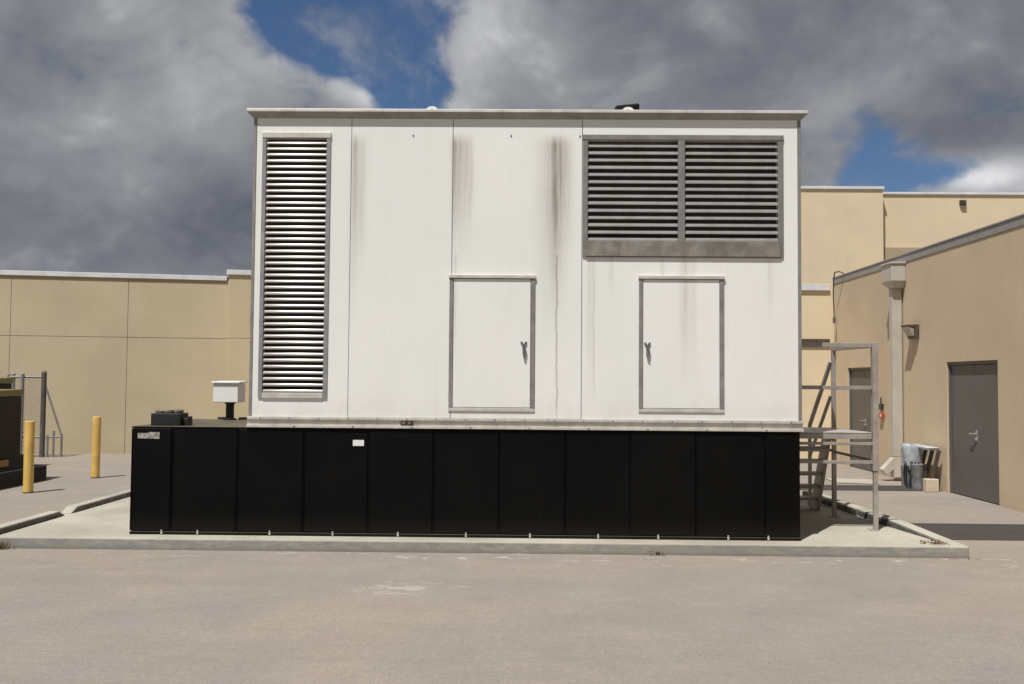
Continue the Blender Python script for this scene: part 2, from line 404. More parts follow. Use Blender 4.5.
# ================================================================== enclosure
HL, HR, HB, HT = -2.825, 2.815, 11.44, 4.405
enc = thing('generator_enclosure', 'tall white steel generator housing with louvers and two doors standing on the black tank', 'generator', (0, 10.5, 1.21))
b = MB(); b.box(HL + .03, HR - .03, FY + .10, HB, 1.312, HT); b.build('housing_core', M['white'], enc)
ps = [HL + .032, -1.808, -.758, .576, HR - .032]
for x0, x1 in zip(ps, ps[1:]):
    b = MB(); hole = {-2.793: (-2.692, -2.060, 1.556, 4.197), .576: (.631, 2.582, 3.0, 4.19)}.get(round(x0, 3))
    xa, xb, za, zb = x0 + .003, x1 - .003, 1.318, HT - .004
    if hole:
        def ring(y, q): return [b.bm.verts.new((x, y, z)) for x, z in ((q[0], q[2]), (q[1], q[2]), (q[1], q[3]), (q[0], q[3]))]
        o_, i_, ob_, ib_ = ring(FY, (xa, xb, za, zb)), ring(FY, hole), ring(FY + .02, (xa, xb, za, zb)), ring(FY + .095, hole)
        for k in range(4):
            j = (k + 1) % 4
            b.bm.faces.new((o_[k], o_[j], i_[j], i_[k])); b.bm.faces.new((i_[k], i_[j], ib_[j], ib_[k])); b.bm.faces.new((ob_[k], ob_[j], o_[j], o_[k]))
    else: b.box(xa, xb, FY, FY + .020, za, zb)
    b.build('wall_panel', M['panel'], enc, bevel=0 if hole else .003)
b = MB(); b.box(ps[1] - .006, ps[1] + .006, FY + .0205, FY + .0215, 1.32, 4.4); b.box(ps[2] - .006, ps[2] + .006, FY + .0205, FY + .0215, 1.32, 4.4); b.box(ps[3] - .006, ps[3] + .006, FY + .0205, FY + .0215, 1.32, 4.4)
b.build('panel_seal', M['trim'], enc)
for s, X in ((1, HL), (-1, HR)):
    b = MB(); xa, xb = sorted((X, X + s * .031)); b.box(xa, xb, FY - .004, FY + .06, 1.29, HT - .002); b.box(*sorted((X, X + s * .029)), FY + .06, HB - .03, 1.315, HT - .002)
    b.build('corner_trim', M['trim'], enc, bevel=.004)
# roof with flared drip edge
b = MB(); o = .058
b.hexa([(HL, FY, 4.398), (HR, FY, 4.398), (HR, HB, 4.398), (HL, HB, 4.398)],
       [(HL - o, FY - o, 4.452), (HR + o, FY - o, 4.452), (HR + o, HB + o, 4.452), (HL - o, HB + o, 4.452)])
soffit = b.build('roof_soffit', M['trim'], enc)
b = MB(); q = [(HL - o - .004, FY - o - .004), (HR + o + .004, FY - o - .004), (HR + o + .004, HB + o, ), (HL - o - .004, HB + o)]
b.hexa([(x, y, 4.4535) for x, y in q], [(x, y, 4.486) for x, y in q])
ym = (FY + HB) / 2
v = [b.bm.verts.new(p) for p in ((q[0][0], q[0][1] + .004, 4.487), (q[1][0], q[1][1] + .004, 4.487), (q[1][0], ym, 4.53), (q[0][0], ym, 4.53), (q[2][0], q[2][1], 4.487), (q[3][0], q[3][1], 4.487))]
b.bm.faces.new((v[0], v[1], v[2], v[3])); b.bm.faces.new((v[3], v[2], v[4], v[5]))
b.build('roof', M['roof'], enc, bevel=.004)
for X in (-.985, 1.05):
    b = MB(); n = 18; c = Vector((X, 9.64, 4.49)); prof = [(-.05, -.012), (.05, -.012), (.06, .012)] + [(.06 * math.cos(t), .012 + .042 * math.sin(t)) for t in [math.pi * k / 10 for k in range(1, 10)]] + [(-.06, .012)]
    fr = [b.bm.verts.new((c.x + x, c.y, c.z + z)) for x, z in prof]; bk = [b.bm.verts.new((c.x + x, c.y + .02, c.z + z)) for x, z in prof]
    b.bm.faces.new(fr); b.bm.faces.new(bk[::-1])
    for i in range(len(prof)): j = (i + 1) % len(prof); b.bm.faces.new((fr[j], fr[i], bk[i], bk[j]))
    lg = b.build('lifting_lug', M['white'], enc)
    b = MB(); b.tube((X, 9.6385, 4.506), (X, 9.6365, 4.506), .014, 14); b.build('lug_hole', M['leaf_dry'], lg)
# exhaust rain cap behind the right lug
b = MB(); b.lathe((1.10, 10.45, 4.50), [(.12, 0), (.12, .098)], 18); ex = b.build('exhaust_pipe', M['rubber'], enc, smooth=True)
b = MB(); b.hexa([(.92, 10.28, 4.60), (1.25, 10.28, 4.60), (1.25, 10.62, 4.60), (.92, 10.62, 4.60)], [(.99, 10.31, 4.765), (1.245, 10.29, 4.785), (1.245, 10.61, 4.785), (.99, 10.59, 4.765)])
b.build('rain_cap', M['black'], ex, bevel=.02)
# bottom channel rail
b = MB(); b.box(HL - .01, HR + .012, FY - .014, FY + .02, 1.288, 1.3165)
b.box(HL - .01, HR + .012, FY + .006, FY + .015, 1.236, 1.288)
b.box(HL - .012, HR + .014, FY - .022, FY + .016, 1.2065, 1.2345)
rail = b.build('base_rail', M['trim_lite'], enc, bevel=.003)
for k in range(19):
    x = -2.7 + k * .30
    b = MB(); b.tube((x, FY - .0145, 1.302), (x, FY - .020, 1.302), .008, 8); b.build('bolt', M['trim'], rail)
    if k % 2:
        b = MB(); b.tube((x + .05, FY - .0225, 1.220), (x + .05, FY - .028, 1.220), .010, 8); b.build('bolt', M['trim'], rail)
b = MB(); b.box(-1.262, -1.14, FY - .02, FY + .006, 1.238, 1.287); ob = b.build('socket_box', M['darkmetal'], enc, bevel=.004)
for x in (-1.232, -1.172):
    b = MB(); b.tube((x, FY - .0205, 1.262), (x, FY - .024, 1.262), .013, 12); b.build('socket', M['cap_grey'], ob)
for x in (-2.5, -1.17, -.16, .55):
    b = MB(); b.tube((x, FY - .0005, 4.225), (x, FY - .006, 4.225), .008, 8); b.build('screw', M['darkmetal'], enc)

def louver(x0, x1, z0, z1, sw, tw, bw, pitch, rise, run, mfr, mbl, mull=None, plate=0, topm=None):
    """frame, black backing and one bank of sloping blades"""
    f = MB(); Y0, Y1 = FY - .014, FY - .001
    f.box(x0 + sw - .02, x1 - sw + .02, FY + .085, FY + .092, z0 + bw - .01, z1 - tw + .01); fr = f.build('louver', M['void'], enc)
    for xa, xb in ((x0, x0 + sw), (x1 - sw, x1)):
        f = MB(); f.box(xa, xb, Y0, Y1, z0, z1); f.build('jamb', mfr, fr, bevel=.003)
    if mull: f = MB(); f.box(mull[0], mull[1], Y0 - .003, FY + .05, z0 + bw + .001, z1 - tw - .001); f.build('mullion', mfr, fr, bevel=.003)
    f = MB(); f.box(x0 - .004, x1 + .004, Y0 - .005, Y1, z1 - tw, z1 + .003); f.build('head_trim', topm or mfr, fr, bevel=.003)
    f = MB(); f.box(x0 + sw + .001, x1 - sw - .001, Y0 - .004, Y1, z0 + .0, z0 + bw); f.build('sill_trim', topm or mfr, fr, bevel=.003)
    if plate:
        f = MB(); f.hexa([(x0 + sw * .6, Y0 - .012, z0 + .012), (x1 - sw * .6, Y0 - .012, z0 + .012), (x1 - sw * .6, Y0 - .004, z0 + .012), (x0 + sw * .6, Y0 - .004, z0 + .012)],
                         [(x0 + sw * .6, Y0 - .007, z0 + plate), (x1 - sw * .6, Y0 - .007, z0 + plate), (x1 - sw * .6, Y0 - .004, z0 + plate), (x0 + sw * .6, Y0 - .004, z0 + plate)])
        f.build('drip_plate', M['galv_plate'], fr, bevel=.002)
    banks = [(x0 + sw + .003, mull[0] - .003), (mull[1] + .003, x1 - sw - .003)] if mull else [(x0 + sw + .003, x1 - sw - .003)]
    for xa, xb in banks:
        f = MB(); nb = round((z1 - tw - z0 - max(bw, plate)) / pitch); pitch = (z1 - tw - z0 - max(bw, plate) - .004) / nb; zz = z0 + max(bw, plate) + .006
        for _ in range(nb):
            yf = Y0 + .006 + random.uniform(-.0015, .0015); dz = random.uniform(-.0015, .0015); z = zz + dz; dt = random.uniform(-.002, .002)
            # gently rounded outward slope, turned-down front lip
            n = 8; top = []
            for k in range(n + 1):
                # quarter-round sweep: steep at the lip, flatter towards the back
                a_ = R(74 - 52 * (k - .5) / n) if k else 0
                if k == 0: cy, cz = 0., 0.
                else: cy += math.cos(a_) / n; cz += math.sin(a_) / n
                top.append((yf + run * cy / .66, z + rise * cz / .73 + dt * k / n))
            prof = [(yf, z - .004)] + top + [(top[-1][0], top[-1][1] - .003), (yf + .004, z - .004)]
            f.prism_x(xa, xb, prof); zz += pitch
        f.build('louver_blades', mbl, fr, smooth=True)
    return fr
louver(-2.730, -2.022, 1.505, 4.248, .042, .055, .055, .0634, .038, .026, M['frame'], M['alu'], topm=M['trim_lite'])
louver(.581, 2.632, 2.972, 4.236, .052, .050, .03, .0772, .044, .036, M['galv'], M['galv'], mull=(1.557, 1.627), plate=.168)

def door(x0, x1, z0, z1, hx):
    fw = .040; Y0, Y1 = FY - .015, FY - .001
    f = MB(); f.box(x0 + fw + .0005, x1 - fw - .0005, FY - .0015, FY - .0008, z0 + .037, z1 - .035); fr = f.build('door', M['void'], enc)
    for xa, xb in ((x0, x0 + fw), (x1 - fw, x1)):
        f = MB(); f.box(xa, xb, Y0, Y1, z0 + .036, z1 - .034); f.build('jamb', M['trim'], fr, bevel=.003)
    f = MB(); f.box(x0 - .008, x1 + .008, Y0 - .012, Y1, z1 - .033, z1); f.build('drip_cap', M['trim_lite'], fr, bevel=.003)
    f = MB(); f.box(x0 - .003, x1 + .003, Y0 + .003, Y1, z0, z0 + .035); f.build('threshold', M['trim_lite'], fr, bevel=.003)
    f = MB(); f.box(x0 + fw + .004, x1 - fw - .004, FY - .009, FY - .002, z0 + .040, z1 - .040); lf = f.build('door_leaf', M['panel'], fr, bevel=.003)
    f = MB(); z = 2.03; yy = FY - .010
    f.tube((hx - .022, yy, z + .062), (hx - .022, yy - .012, z + .062), .012, 12); f.tube((hx + .022, yy, z + .062), (hx + .022, yy - .012, z + .062), .012, 12)
    f.bar((hx - .024, yy - .010, z + .066), (hx, yy - .014, z + .030), .016, .010, (0, 1, 0)); f.bar((hx + .024, yy - .010, z + .066), (hx, yy - .014, z + .030), .016, .010, (0, 1, 0))
    f.box(hx - .013, hx + .013, yy - .022, yy, z - .055, z + .036); f.tube((hx + .004, yy - .022, z - .02), (hx + .006, yy - .022, z - .085), .012, 10)
    f.box(hx + .006, hx + .026, yy - .024, yy, z - .062, z - .010)
    h = f.build('door_handle', M['chrome'], fr, bevel=.002)
    f = MB(); f.box(hx - .002, hx + .014, yy - .016, yy, z - .105, z - .064); f.build('lock_tab', M['trim_lite'], fr)
    return fr
door(-.778, .097, 1.388, 2.782, -.014)
door(1.160, 2.024, 1.394, 2.786, 1.245)

# ================================================================== access platform
pf = thing('access_platform', 'metal service platform with guard rails and steep steps beside the generator', 'platform', (3.3, 10.8, .11))
FL, FR_, BL, BR = (2.845, 10.36), (3.815, 10.36), (2.845, 11.33), (3.70, 11.33)
b = MB(); q = [(2.83, 10.33), (3.78, 10.33), (3.675, 11.36), (2.83, 11.36)]
b.hexa([(x, y, 1.155) for x, y in q], [(x, y, 1.172) for x, y in q]); b.build('deck', M['deck'], pf)
b = MB(); b.bar((2.83, 10.345, 1.13), (3.785, 10.345, 1.13), .03, .068); b.bar((2.83, 11.35, 1.12), (3.67, 11.35, 1.12), .03, .068); b.bar((3.772, 10.365, 1.12), (3.675, 11.33, 1.12), .03, .066)
b.bar((3.3, 10.37, 1.12), (3.27, 11.33, 1.12), .03, .05)
b.build('deck_frame', M['stair'], pf, bevel=.003)
b = MB(); b.bar((3.825, 10.345, .118), (3.825, 10.345, .75), .046); b.bar((3.825, 10.345, .751), (3.825, 10.345, 2.15), .064); b.box(3.755, 3.86, 10.30, 10.41, .111, .119); b.build('leg', M['stair'], pf, bevel=.004)
b = MB(); b.bar((3.70, 11.33, .118), (3.70, 11.33, 2.13), .048); b.box(3.64, 3.76, 11.27, 11.39, .111, .119); b.build('leg', M['stair'], pf, bevel=.004)
b = MB(); b.bar((2.85, 11.37, .118), (2.85, 11.37, 2.13), .045); b.build('leg', M['stair'], pf, bevel=.004)
b = MB(); b.bar((2.822, 10.345, 2.12), (3.79, 10.345, 2.12), .045, .05); b.bar((3.822, 10.38, 2.115), (3.702, 11.30, 2.11), .045, .04); b.bar((2.822, 10.345, 1.655), (3.792, 10.345, 1.655), .036, .042)
b.build('guard_rail', M['stair'], pf, bevel=.004)
b = MB(); b.bar((2.81, 10.345, 1.045), (3.80, 10.345, 1.045), .03, .032); b.bar((2.81, 10.345, .845), (3.80, 10.345, .845), .03, .036); b.bar((3.82, 10.37, .86), (3.70, 11.30, .885), .022, .03)
b.bar((2.87, 11.36, .90), (3.68, 11.36, .90), .03, .032)
b.build('brace', M['stair'], pf, bevel=.003)
for X, nm in ((3.675, 0), (2.885, 1)):
    b = MB(); b.hexa([(X - .02, 11.86, .112), (X + .02, 11.86, .112), (X + .02, 12.16, .112), (X - .02, 12.16, .112)], [(X - .02, 11.375, 1.09), (X + .02, 11.375, 1.09), (X + .02, 11.62, 1.09), (X - .02, 11.62, 1.09)])
    b.build('stringer', M['stair'], pf, bevel=.003)
    b = MB(); b.bar((X, 11.345, 1.965), (X, 12.20, 1.16), .042); b.bar((X, 12.20, 1.18), (X, 12.20, .12), .04); b.bar((X, 11.35, 1.56), (X, 12.185, .78), .034)
    b.build('handrail', M['stair'], pf, bevel=.004)
for k in range(5):
    t = (k + 1) / 6; y = 11.47 + .55 * (1 - t); z = .112 + .98 * t
    b = MB(); b.box(2.906, 3.654, y - .10, y + .12, z - .035, z); b.build('tread', M['stair'], pf, bevel=.003)

# ================================================================== left building
lb = thing('perimeter_wall_building', 'long tan stucco building with white coping behind the yellow bollards', 'building', (-11.5, 20.55, 0), math.atan(.2))
def local(root):
    return world_of(root)
def lbuild(b, name, m, root, **k):
    bmesh.ops.transform(b.bm, matrix=world_of(root), verts=b.bm.verts[:]); return b.build(name, m, root, **k)
b = MB(); b.box(-9, 5.3, .030, 6, 0, 3.94); lbuild(b, 'wall_backing', M['joint'], lb)
b = MB(); js = [-9, -7.22, -4.77, -2.32, .13, 2.58, 4.77]
for x0, x1 in zip(js, js[1:]):
    for z0, z1 in ((0, 2.610), (2.620, 3.945)): b.box(x0 + .005, x1 - .005, 0, .029, z0, z1)
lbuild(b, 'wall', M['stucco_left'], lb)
b = MB()
for z0, z1 in ((0, 2.62), (2.63, 4.08)): b.box(4.77, 5.62, -.10, .6, z0, z1)
lbuild(b, 'pier', M['stucco_left'], lb, bevel=.006)
b = MB(); b.box(-9, 4.72, -.035, .35, 3.95, 4.055); b.box(4.72, 5.66, -.14, .65, 4.082, 4.195); lbuild(b, 'coping', M['coping'], lb, bevel=.006)
b = MB(); b.box(-9, 4.7, -.012, -.001, 3.90, 3.9485); lbuild(b, 'coping_drip', M['stucco_band'], lb)

# ================================================================== right wing
XW = 6.65
rw = thing('side_wing_building', 'tan stucco wing with two grey double doors, downspout and grey roof edge', 'building', (XW, 12, 0))
ND, FD = (13.32, 14.93, 2.05), (17.88, 19.47, 2.02)
def wall_with_doors(b):
    ys = [4.0, ND[0], ND[1], FD[0], FD[1], 20.32]
    for i, (y0, y1) in enumerate(zip(ys, ys[1:])):
        zb = ND[2] if i == 1 else FD[2] if i == 3 else 0
        b.box(XW, XW + .25, y0, y1, zb, 3.83)
b = MB(); wall_with_doors(b); b.bm.verts.ensure_lookup_table(); bmesh.ops.remove_doubles(b.bm, verts=b.bm.verts[:], dist=.0005)
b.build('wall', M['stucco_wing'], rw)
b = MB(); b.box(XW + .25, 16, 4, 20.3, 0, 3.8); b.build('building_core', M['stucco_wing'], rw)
b = MB(); b.box(XW - .012, XW + .4, 3.9, 20.34, 3.832, 3.955); b.box(XW - .024, XW + .3, 3.9, 20.342, 3.957, 3.985); b.build('fascia', M['fascia'], rw, bevel=.006)
b = MB(); b.box(XW + .3, 16, 3.9, 20.3, 3.805, 3.96); b.build('roof', M['fascia'], rw)
for (y0, y1, h), nm in ((ND, 0), (FD, 1)):
    f = MB(); f.box(XW + .03, XW + .12, y0, y0 + .04, 0, h - .001); f.box(XW + .03, XW + .12, y1 - .04, y1, 0, h - .001); f.box(XW + .03, XW + .12, y0 + .041, y1 - .041, h - .05, h - .001)
    d = f.build('double_door', M['door_grey'], rw, bevel=.003)
    ym_ = (y0 + y1) / 2
    for ya, yb in ((y0 + .045, ym_ - .004), (ym_ + .004, y1 - .045)):
        f = MB(); f.box(XW + .055, XW + .10, ya, yb, .012, h - .056); f.build('door_leaf', M['door_grey'], d, bevel=.003)
    f = MB(); f.box(XW + .045, XW + .056, ym_ - .085, ym_ - .035, .86, 1.02); f.tube((XW + .045, ym_ - .06, .97), (XW - .005, ym_ - .06, .97), .012, 10); f.bar((XW - .005, ym_ - .065, .97), (XW - .005, ym_ + .05, .968), .022); f.tube((XW + .045, ym_ - .06, .89), (XW + .03, ym_ - .06, .89), .02, 12)
    f.build('door_handle', M['bin'], d)
    f = MB(); f.box(XW + .11, XW + .249, y0, y1, 0, h - .002); f.build('door_back', M['void'], d)
# downspout with collector head
b = MB(); xh = XW - .26
b.hexa([(xh + .09, 16.55, 3.38), (XW - .005, 16.55, 3.38), (XW - .005, 16.80, 3.38), (xh + .09, 16.80, 3.38)], [(xh, 16.46, 3.50), (XW - .005, 16.46, 3.50), (XW - .005, 16.90, 3.50), (xh, 16.90, 3.50)])
b.box(xh, XW - .005, 16.46, 16.90, 3.501, 3.80); b.box(xh - .02, XW - .005, 16.44, 16.92, 3.801, 3.835)
ds = b.build('downspout', M['spout'], rw, bevel=.006)
b = MB(); b.box(XW - .19, XW - .02, 16.60, 16.76, .421, 3.385); b.build('pipe', M['spout'], ds, bevel=.012)
b = MB(); b.prism_x(0, .16, [(-.02, .42), (-.02, .06), (-.18, .06), (-.185, .2), (-.31, .10), (-.39, .20), (-.18, .42)])
bmesh.ops.transform(b.bm, matrix=Matrix(((0, 1, 0, XW - .001), (1, 0, 0, 16.60), (0, 0, 1, 0), (0, 0, 0, 1))), verts=b.bm.verts[:])
b.build('elbow', M['spout'], ds, bevel=.01)
# wall lamp
wl = thing('wall_lamp', 'brown wedge wall lamp on the wing between downspout and near grey door', 'lamp', (XW, 16.1, 2.6))
b = MB(); b.box(XW - .075, XW - .003, 15.93, 16.25, 2.47, 2.71); b.hexa([(XW - .20, 15.95, 2.685), (XW - .076, 15.95, 2.65), (XW - .076, 16.23, 2.65), (XW - .20, 16.23, 2.685)], [(XW - .20, 15.95, 2.705), (XW - .076, 15.95, 2.709), (XW - .076, 16.23, 2.709), (XW - .20, 16.23, 2.705)])
b.build('lamp_housing', M['bronze'], wl, bevel=.008)
b = MB(); b.hexa([(XW - .10, 15.96, 2.52), (XW - .077, 15.96, 2.52), (XW - .077, 16.22, 2.52), (XW - .10, 16.22, 2.52)], [(XW - .18, 15.96, 2.675), (XW - .077, 15.96, 2.645), (XW - .077, 16.22, 2.645), (XW - .18, 16.22, 2.675)])
b.build('lens', M['lens'], wl)
# alarm pull station
al = thing('alarm_box', 'small grey and red alarm boxes on the wall beside the far grey door', 'alarm box', (XW, 17.55, 1.1))
b = MB(); b.box(XW - .05, XW - .003, 17.53, 17.66, 1.22, 1.33); b.tube((XW - .02, 17.63, 1.33), (XW - .02, 17.63, 1.45), .012, 8); b.build('grey_box', M['darkmetal'], al, bevel=.004)
b = MB(); b.box(XW - .06, XW - .003, 17.48, 17.64, 1.07, 1.16); pb = b.build('red_box', M['red'], al, bevel=.005)
b = MB(); b.box(XW - .064, XW - .061, 17.50, 17.56, 1.09, 1.14); b.build('white_panel', M['label'], pb)
# loose cable hanging from the roof edge
b = MB(); pts = [(XW - .02, 19.6, 3.99), (XW - .10, 19.66, 4.04), (XW - .16, 19.75, 4.03), (XW - .15, 19.85, 3.9), (XW - .13, 19.95, 3.62), (XW - .10, 20.0, 3.3), (XW - .09, 20.02, 3.10)]
b.chain(pts, .013); b.tube(pts[-1], (XW - .09, 20.02, 2.98), .03, 8); tag(b.build('hanging_cable', M['cable'], rw and None), 'thin dark cable hanging over the grey roof edge at the wing corner', 'cable')

# ================================================================== connecting low wall behind the generator
cw = thing('link_building', 'low cream stucco wall section glimpsed between generator and side wing', 'building', (2, 20.36, 0))
b = MB(); b.box(-5.85, 6.64, 20.36, 28, 0, 3.70); b.build('wall', M['stucco_far'], cw)
b = MB(); b.box(-5.9, 6.57, 20.31, 20.6, 3.702, 3.845); b.build('coping', M['coping'], cw, bevel=.006)
b = MB(); b.box(2.5, 6.56, 20.30, 20.358, 2.55, 2.655); b.build('ledge', M['bronze'], cw, bevel=.004)
b = MB(); b.box(-5.85, 6.56, 20.6, 28, 3.70, 3.75); b.build('roof', M['fascia'], cw)

# ================================================================== tall building behind
tb = thing('tall_rear_building', 'tall cream stucco building rising behind the side wing roof', 'building', (12, 30.5, 0))
b = MB(); b.box(-1.5, 11.39, 29.95, 44, 0, 7.90); b.build('wall', M['stucco_far'], tb)
b = MB(); b.box(11.391, 34, 30.25, 44, 0, 7.80); b.build('wall', M['stucco_far'], tb)
b = MB(); b.box(-1.55, 11.42, 29.90, 30.3, 7.902, 7.99); b.box(11.422, 34, 30.20, 30.6, 7.802, 7.875); b.build('coping', M['coping'], tb, bevel=.008)
b = MB(); b.box(11.40, 12.85, 30.20, 30.249, 4.0, 6.08); b.build('base_band', M['stucco_band'], tb)
fl = thing('flood_light', 'tiny dark flood light high on the tall cream wall', 'lamp', (14.05, 30.25, 7.55))
b = MB(); b.box(13.94, 14.14, 30.17, 30.247, 7.46, 7.62); b.build('lamp_housing', M['darkmetal'], fl, bevel=.01)
b = MB(); b.hexa([(13.96, 30.14, 7.475), (14.12, 30.14, 7.475), (14.12, 30.168, 7.475), (13.96, 30.168, 7.475)], [(13.96, 30.155, 7.57), (14.12, 30.155, 7.57), (14.12, 30.168, 7.57), (13.96, 30.168, 7.57)]); b.build('lens', M['darkmetal'], fl)

# ================================================================== bollards
def bollard(x, y, h, lean, label):
    o = thing('bollard', label, 'bollard', (x, y, 0), 0, 'yellow bollards left of the generator'); o.rotation_euler = (lean[0], lean[1], 0)
    b = MB(); b.lathe((0, 0, 0), [(.070, -.02), (.070, h - .02), (.066, h - .004), (.05, h + .004), (.02, h + .006)], 24)
    bmesh.ops.transform(b.bm, matrix=world_of(o), verts=b.bm.verts[:]); b.build('post', M['yellow'], o, smooth=True)
    b = MB(); b.lathe((0, 0, 0), [(.075, 0), (.073, .012), (.071, .018)], 24)
    bmesh.ops.transform(b.bm, matrix=world_of(o), verts=b.bm.verts[:]); b.build('base_collar', M['debris'], o, smooth=True)
bollard(-7.29, 13.80, 1.05, (0, -.004), 'yellow bollard in front of the olive green cabinet slab')
bollard(-7.27, 15.92, 1.035, (0, .003), 'yellow bollard standing alone between cabinet and black tank')

# ================================================================== green cabinets
def cabinet(name, label, x0, x1, y0, y1, z0, z1, slab):
    o = thing(name, label, 'transformer', ((x0 + x1) / 2, (y0 + y1) / 2, 0), 0, 'olive green utility cabinets')
    b = MB(); b.box(x0, x1, y0, y1, z0, z1 - .085); bd = b.build('cabinet_body', M['olive_shade'], o, bevel=.012)
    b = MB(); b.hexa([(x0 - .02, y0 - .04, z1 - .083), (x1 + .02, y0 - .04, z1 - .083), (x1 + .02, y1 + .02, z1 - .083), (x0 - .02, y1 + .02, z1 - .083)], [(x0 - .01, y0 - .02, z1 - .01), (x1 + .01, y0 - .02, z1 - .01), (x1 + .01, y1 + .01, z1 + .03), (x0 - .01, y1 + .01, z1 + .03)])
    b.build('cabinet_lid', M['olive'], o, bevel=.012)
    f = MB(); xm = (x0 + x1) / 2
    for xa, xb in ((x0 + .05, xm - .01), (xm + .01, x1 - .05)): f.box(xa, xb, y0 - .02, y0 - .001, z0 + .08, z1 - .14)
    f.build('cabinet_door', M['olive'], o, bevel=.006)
    f = MB(); f.box(x0 + .12, x1 - .14, y0 + .15, y1 - .45, .246, z0 - .001); f.build('plinth', M['olive_shade'], o)
    f = MB(); f.box(x1 - .34, x1 - .10, y0 + .5, y0 + .72, .247, .36); f.build('skid', M['yellow'], o, bevel=.01)
    f = MB(); f.box(x1 - .34, x1 - .10, y1 - .42, y1 - .16, .247, .365); f.build('skid', M['yellow'], o, bevel=.01)
    f = MB(); f.box(x0 - .3, slab, y0 - .35, y1 + .13, -.02, .245); f.build('slab', M['slab'], o, bevel=.012)
cabinet('utility_cabinet', 'olive green cabinet and slab with shade painted in, at the left edge', -9.9, -8.28, 13.4, 15.4, .388, 1.47, -7.90)
cabinet('utility_cabinet', 'olive cabinet top showing behind the nearer green cabinet', -11.2, -9.66, 16.35, 17.6, .388, 1.66, -9.3)

# ================================================================== chain link gate
gt = thing('chain_link_gate', 'grey chain link gate with steel posts against the tan wall', 'gate', (-10.9, 20.2, 0))
def gbuild(b, name, m, root, **k):
    bmesh.ops.transform(b.bm, matrix=world_of(root), verts=b.bm.verts[:]); return b.build(name, m, root, **k)
gy = 0.
gt.rotation_euler = (0, 0, math.atan(.2)); gt.location = (-10.76, 19.86, 0)
for x, r, h, y in ((-0.200, .030, 1.74, gy), (-0.120, .045, 1.76, gy + .03), (0.080, .038, 1.76, gy - .02), (0.500, .055, 1.80, gy)):
    b = MB(); b.tube((x, y, 0), (x, y, h), r, 12); b.lathe((x, y, h), [(r * 1.1, 0), (r * .8, .03), (.01, .045)], 12); gbuild(b, 'post', M['gate'] if x < 0.400 else M['gate_dark'], gt, smooth=True)
b = MB(); b.tube((-0.200, gy, 1.70), (0.500, gy, 1.70), .026, 10); gbuild(b, 'rail', M['gate'], gt, smooth=True); b = MB(); b.tube((-0.200, gy, .42), (0.880, gy, .43), .02, 10); gbuild(b, 'rail', M['gate'], gt, smooth=True)
b = MB(); b.tube((0.520, gy, 1.56), (0.880, gy, .45), .022, 10); b.tube((0.880, gy, 0), (0.880, gy, .48), .026, 10); b.tube((0.600, gy, 0), (0.600, gy, .47), .026, 10); b.tube((0.720, gy, 0), (0.720, gy, .56), .026, 10)
gbuild(b, 'brace', M['gate'], gt, smooth=True)
b = MB()
for k in range(-16, 30):
    for s in (1, -1):
        x0 = -0.100 + k * .055; pts = []
        za, zb = .06, 1.66; xa, xb = (x0, x0 + s * (zb - za) * .6)
        lo, hi = -0.100, 0.450
        t0, t1 = 0., 1.
        d = xb - xa
        ta, tb_ = sorted(((lo - xa) / d, (hi - xa) / d)); t0, t1 = max(0, ta), min(1, tb_)
        if t1 - t0 < .02: continue
        b.tube((xa + d * t0, gy + .004 * s, za + (zb - za) * t0), (xa + d * t1, gy + .004 * s, za + (zb - za) * t1), .0028, 4)
gbuild(b, 'wire_mesh', M['gate'], gt)

# ================================================================== clutter by the right wall
bn = thing('waste_bin', 'galvanised bin wrapped in wrinkled grey plastic against the wing wall', 'bin', (6.36, 15.5, 0))
b = MB(); b.lathe((6.385, 15.42, 0), [(.095, 0), (.10, .02), (.115, .38), (.122, .39), (.122, .41)], 20); b.build('bin_can', M['bin'], bn, smooth=True)
b = MB(); b.lathe((6.27, 15.58, 0), [(.075, 0), (.08, .02), (.09, .36), (.095, .37)], 16); b.build('bin_can', M['bin'], bn, smooth=True)
b = MB(); n = 40; c = Vector((6.345, 15.54, 0)); rings = []
for j, (r, z) in enumerate(((.125, .34), (.15, .37), (.158, .46), (.163, .58), (.166, .68), (.15, .712), (.08, .715), (.02, .71))):
    ring = []
    for k in range(n):
        a = 2 * math.pi * k / n; rr = r * (1 + (.07 * math.sin(5 * a + j * .6) + .05 * math.sin(11 * a + 2 * j) + random.uniform(-.03, .03)) * (1 if j < 6 else .4))
        ring.append(b.bm.verts.new(c + Vector((rr * math.cos(a), rr * .9 * math.sin(a), z + random.uniform(-.012, .012) + (.05 * math.sin(4 * a) if j == 0 else 0)))))
    rings.append(ring)
for p, q in zip(rings, rings[1:]):
    for k in range(n): j = (k + 1) % n; b.bm.faces.new((p[k], p[j], q[j], q[k]))
b.bm.faces.new(rings[-1]); b.build('plastic_wrap', M['plastic'], bn, smooth=True)
b = MB()
for k in range(9):
    a = math.pi * (.75 + .10 * k); x, y = 6.345 + .125 * math.cos(a), 15.54 + .14 * math.sin(a)
    b.chain([(x, y, .05), (x + random.uniform(-.03, .03), y - .02, .25), (x + random.uniform(-.03, .05), y - .02, .44)], .011, 6)
b.build('hanging_strip', M['rubber'], bn)
tbn = thing('folding_rack', 'grey-topped rack with slanted brown slats leaning by the plastic-wrapped bin', 'rack', (6.5, 15.4, 0))
b = MB(); b.hexa([(6.38, 15.02, .655), (6.57, 15.02, .655), (6.57, 15.75, .655), (6.38, 15.75, .655)], [(6.37, 15.0, .70), (6.57, 15.0, .70), (6.57, 15.77, .70), (6.37, 15.77, .70)]); b.build('rack_top', M['tabletop'], tbn, bevel=.012)
